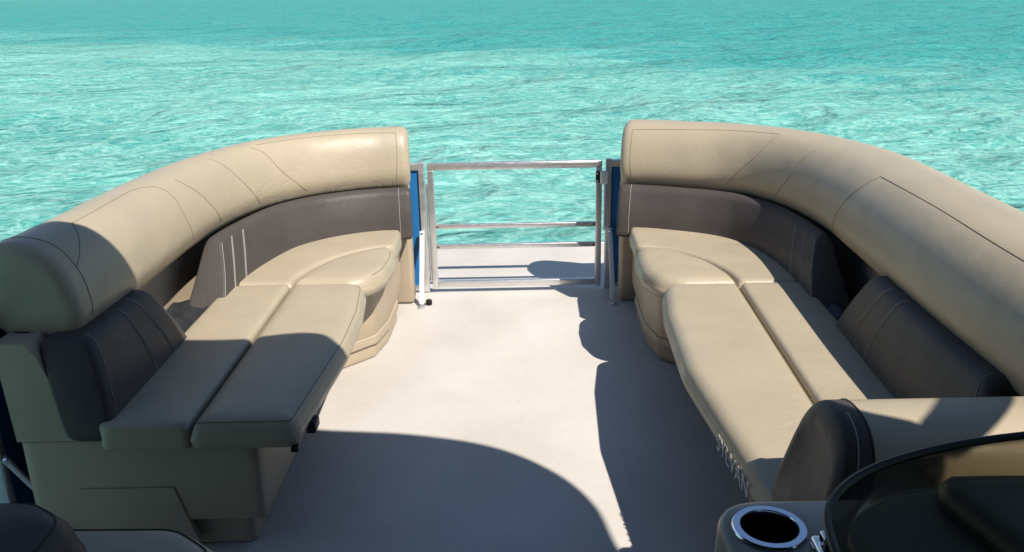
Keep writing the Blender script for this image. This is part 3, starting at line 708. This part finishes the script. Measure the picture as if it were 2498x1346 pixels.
# ------------------------------------------------------------------ second seat, aft on the port side
def aft_seat():
    s = thing('corner_lounger', 'shaded grey tan seat with dark rounded backrest in the near left corner', 'lounger', (-0.8, 1.1, 0))
    q = corner_poly([(-0.60, 0.72, 0.04), (-1.05, 0.72, 0.04), (-1.05, 1.425, 0.06), (-0.85, 1.432, 0.08), (-0.64, 1.428, 0.12), (-0.53, 1.34, 0.12), (-0.515, 1.1, 0.2)])
    mb = MB(); slab(mb, q, 0.33, 0.437, 0.04, 0.016, 0.012, bulge=0.004); c = mb.build('seat_cushion', M['tan'], s, angle=70)
    I = inset(q, 0.024); zz = 0.437-0.04+math.sqrt(0.04**2-0.016**2)+0.003
    mb = MB(); mb.tube([(p[0], p[1], zz) for p in I], 0.002, 6, closed=True); mb.build('piping', M['darkseam'], c)
    q = corner_poly([(-0.735, 0.80, 0.06), (-1.12, 0.80, 0.04), (-1.12, 1.345, 0.05), (-0.84, 1.345, 0.10), (-0.745, 1.28, 0.10)])
    mb = MB(); slab(mb, q, 0.44, 0.570, 0.075, 0.02, 0.012, bulge=0.006); b = mb.build('backrest', M['dark'], s, angle=70)
    I = inset(q, 0.03); mb = MB(); zz = 0.570-0.075+math.sqrt(0.075**2-0.045**2)+0.001
    mb.tube([(p[0], p[1], zz) for p in I], 0.002, 6, closed=True); mb.build('piping', M['darkseam'], b)
    q = corner_poly([(-0.66, 0.75, 0.03), (-1.1, 0.75, 0.03), (-1.1, 1.36, 0.05), (-0.70, 1.36, 0.08)])
    mb = MB(); slab(mb, q, 0.003, 0.33, 0.006, 0.004, 0.0, grid=0.2); mb.build('seat_base', M['base'], s, angle=40)
aft_seat()

# ------------------------------------------------------------------ canopy overhead (casts the shade over the near deck)
def bimini():
    b = thing('bimini_top', 'dark canvas sun canopy on an aluminium frame over the helm', 'canopy', (0, -0.4, 0))
    def H(x): return 1.88-0.08*(x/1.3)**2
    # shadow edge seen on deck, seat and bolster, carried back along the sun to the cloth
    k = Vector((0.53, -0.63))
    edge = []
    for (x, y, z) in [(-1.20, 2.29, 0.78), (-0.95, 2.42, 0.41), (-0.70, 2.55, 0.25), (-0.70, 2.61, 0), (-0.349, 2.556, 0), (-0.075, 2.464, 0), (0.115, 2.306, 0), (0.222, 2.125, 0), (0.262, 1.93, 0)]:
        h = 2.0
        for _ in range(6): X_ = x+k.x*(h-z); h = H(X_)
        edge.append((x+k.x*(h-z), y+k.y*(h-z)))
    edge = [(-1.40, edge[0][1]-0.05)]+edge+[(1.262, 0.715), (1.37, 0.66), (1.41, 0.55)]
    edge = [tuple(float(t_) for t_ in p) for p in catmull(edge, 0.03)]+[(1.41, -2.4), (-1.40, -2.4)]
    q = corner_poly([(a, c) for a, c in edge], 0.03)
    n = len(q)
    P = [Vector(p) for p in q]
    gx, gy = np.meshgrid(np.arange(-1.36, 1.41, 0.08), np.arange(-2.35, 1.6, 0.08)); G = np.stack([gx.ravel(), gy.ravel()], 1)
    G = G[inside(G, q)]; G = G[polydist(G, q) > 0.03]; P += [Vector((float(p[0]), float(p[1]))) for p in G]
    res = delaunay_2d_cdt(P, [(i, (i+1) % n) for i in range(n)], [], 1, 1e-6)
    mb = MB(); V = [(v.x, v.y, H(v.x)) for v in res[0]]; nv = len(V)
    mb.add(V, [tuple(f) for f in res[2]]); mb.add([(a, c, z-0.004) for a, c, z in V], [tuple(reversed(f)) for f in res[2]])
    mb.add([(p[0], p[1], H(p[0])) for p in q]+[(p[0], p[1], H(p[0])-0.004) for p in q], [(i, (i+1) % n, n+(i+1) % n, n+i) for i in range(n)])
    mb.build('canopy', M['canvas'], b)
    for y0, ytop in ((-1.2, 0.66), (-1.15, -0.6), (-1.2, -2.3)):
        side = lambda sg: [(sg*(1.345-0.10*f), y0+(ytop-y0)*f, 0.66+1.06*f) for f in (0, 0.4, 0.8, 0.97)]
        arc = side(-1)+[(x, ytop, H(x)-0.03) for x in np.linspace(-1.18, 1.18, 14)]+side(1)[::-1]
        mb = MB(); mb.tube(arc, 0.0125, 10); mb.build('frame_bow', M['alu'], b)
    for sg in (-1, 1):
        mb = MB(); mb.tube([(sg*1.38, 0.66, H(1.38)-0.03), (sg*1.36, 1.34, 1.2), (sg*1.335, 2.0 if sg > 0 else 1.95, 0.645)], [0.045, 0.045, 0.02], 12); mb.build('added_shade_sleeve', M['canvas'], b)  # unseen sleeve, added and thickened to throw shade bands on the armrest
    mb = MB(); mb.box((-1.38, -1.51, 0.02), (1.38, -1.50, H(1.3)), 0.002); mb.build('rear_light_block', M['canvas'], b)  # unseen cloth added behind the helm to keep the near area dark
    for sg in (-1, 1):
        mb = MB(); mb.box((sg*1.372-0.004, -1.50, 0.02), (sg*1.372+0.004, 0.55 if sg > 0 else 1.2, H(1.37)-0.004), 0.002); mb.build('side_light_block', M['canvas'], b)  # unseen cloth added along both sides to block sky light
bimini()
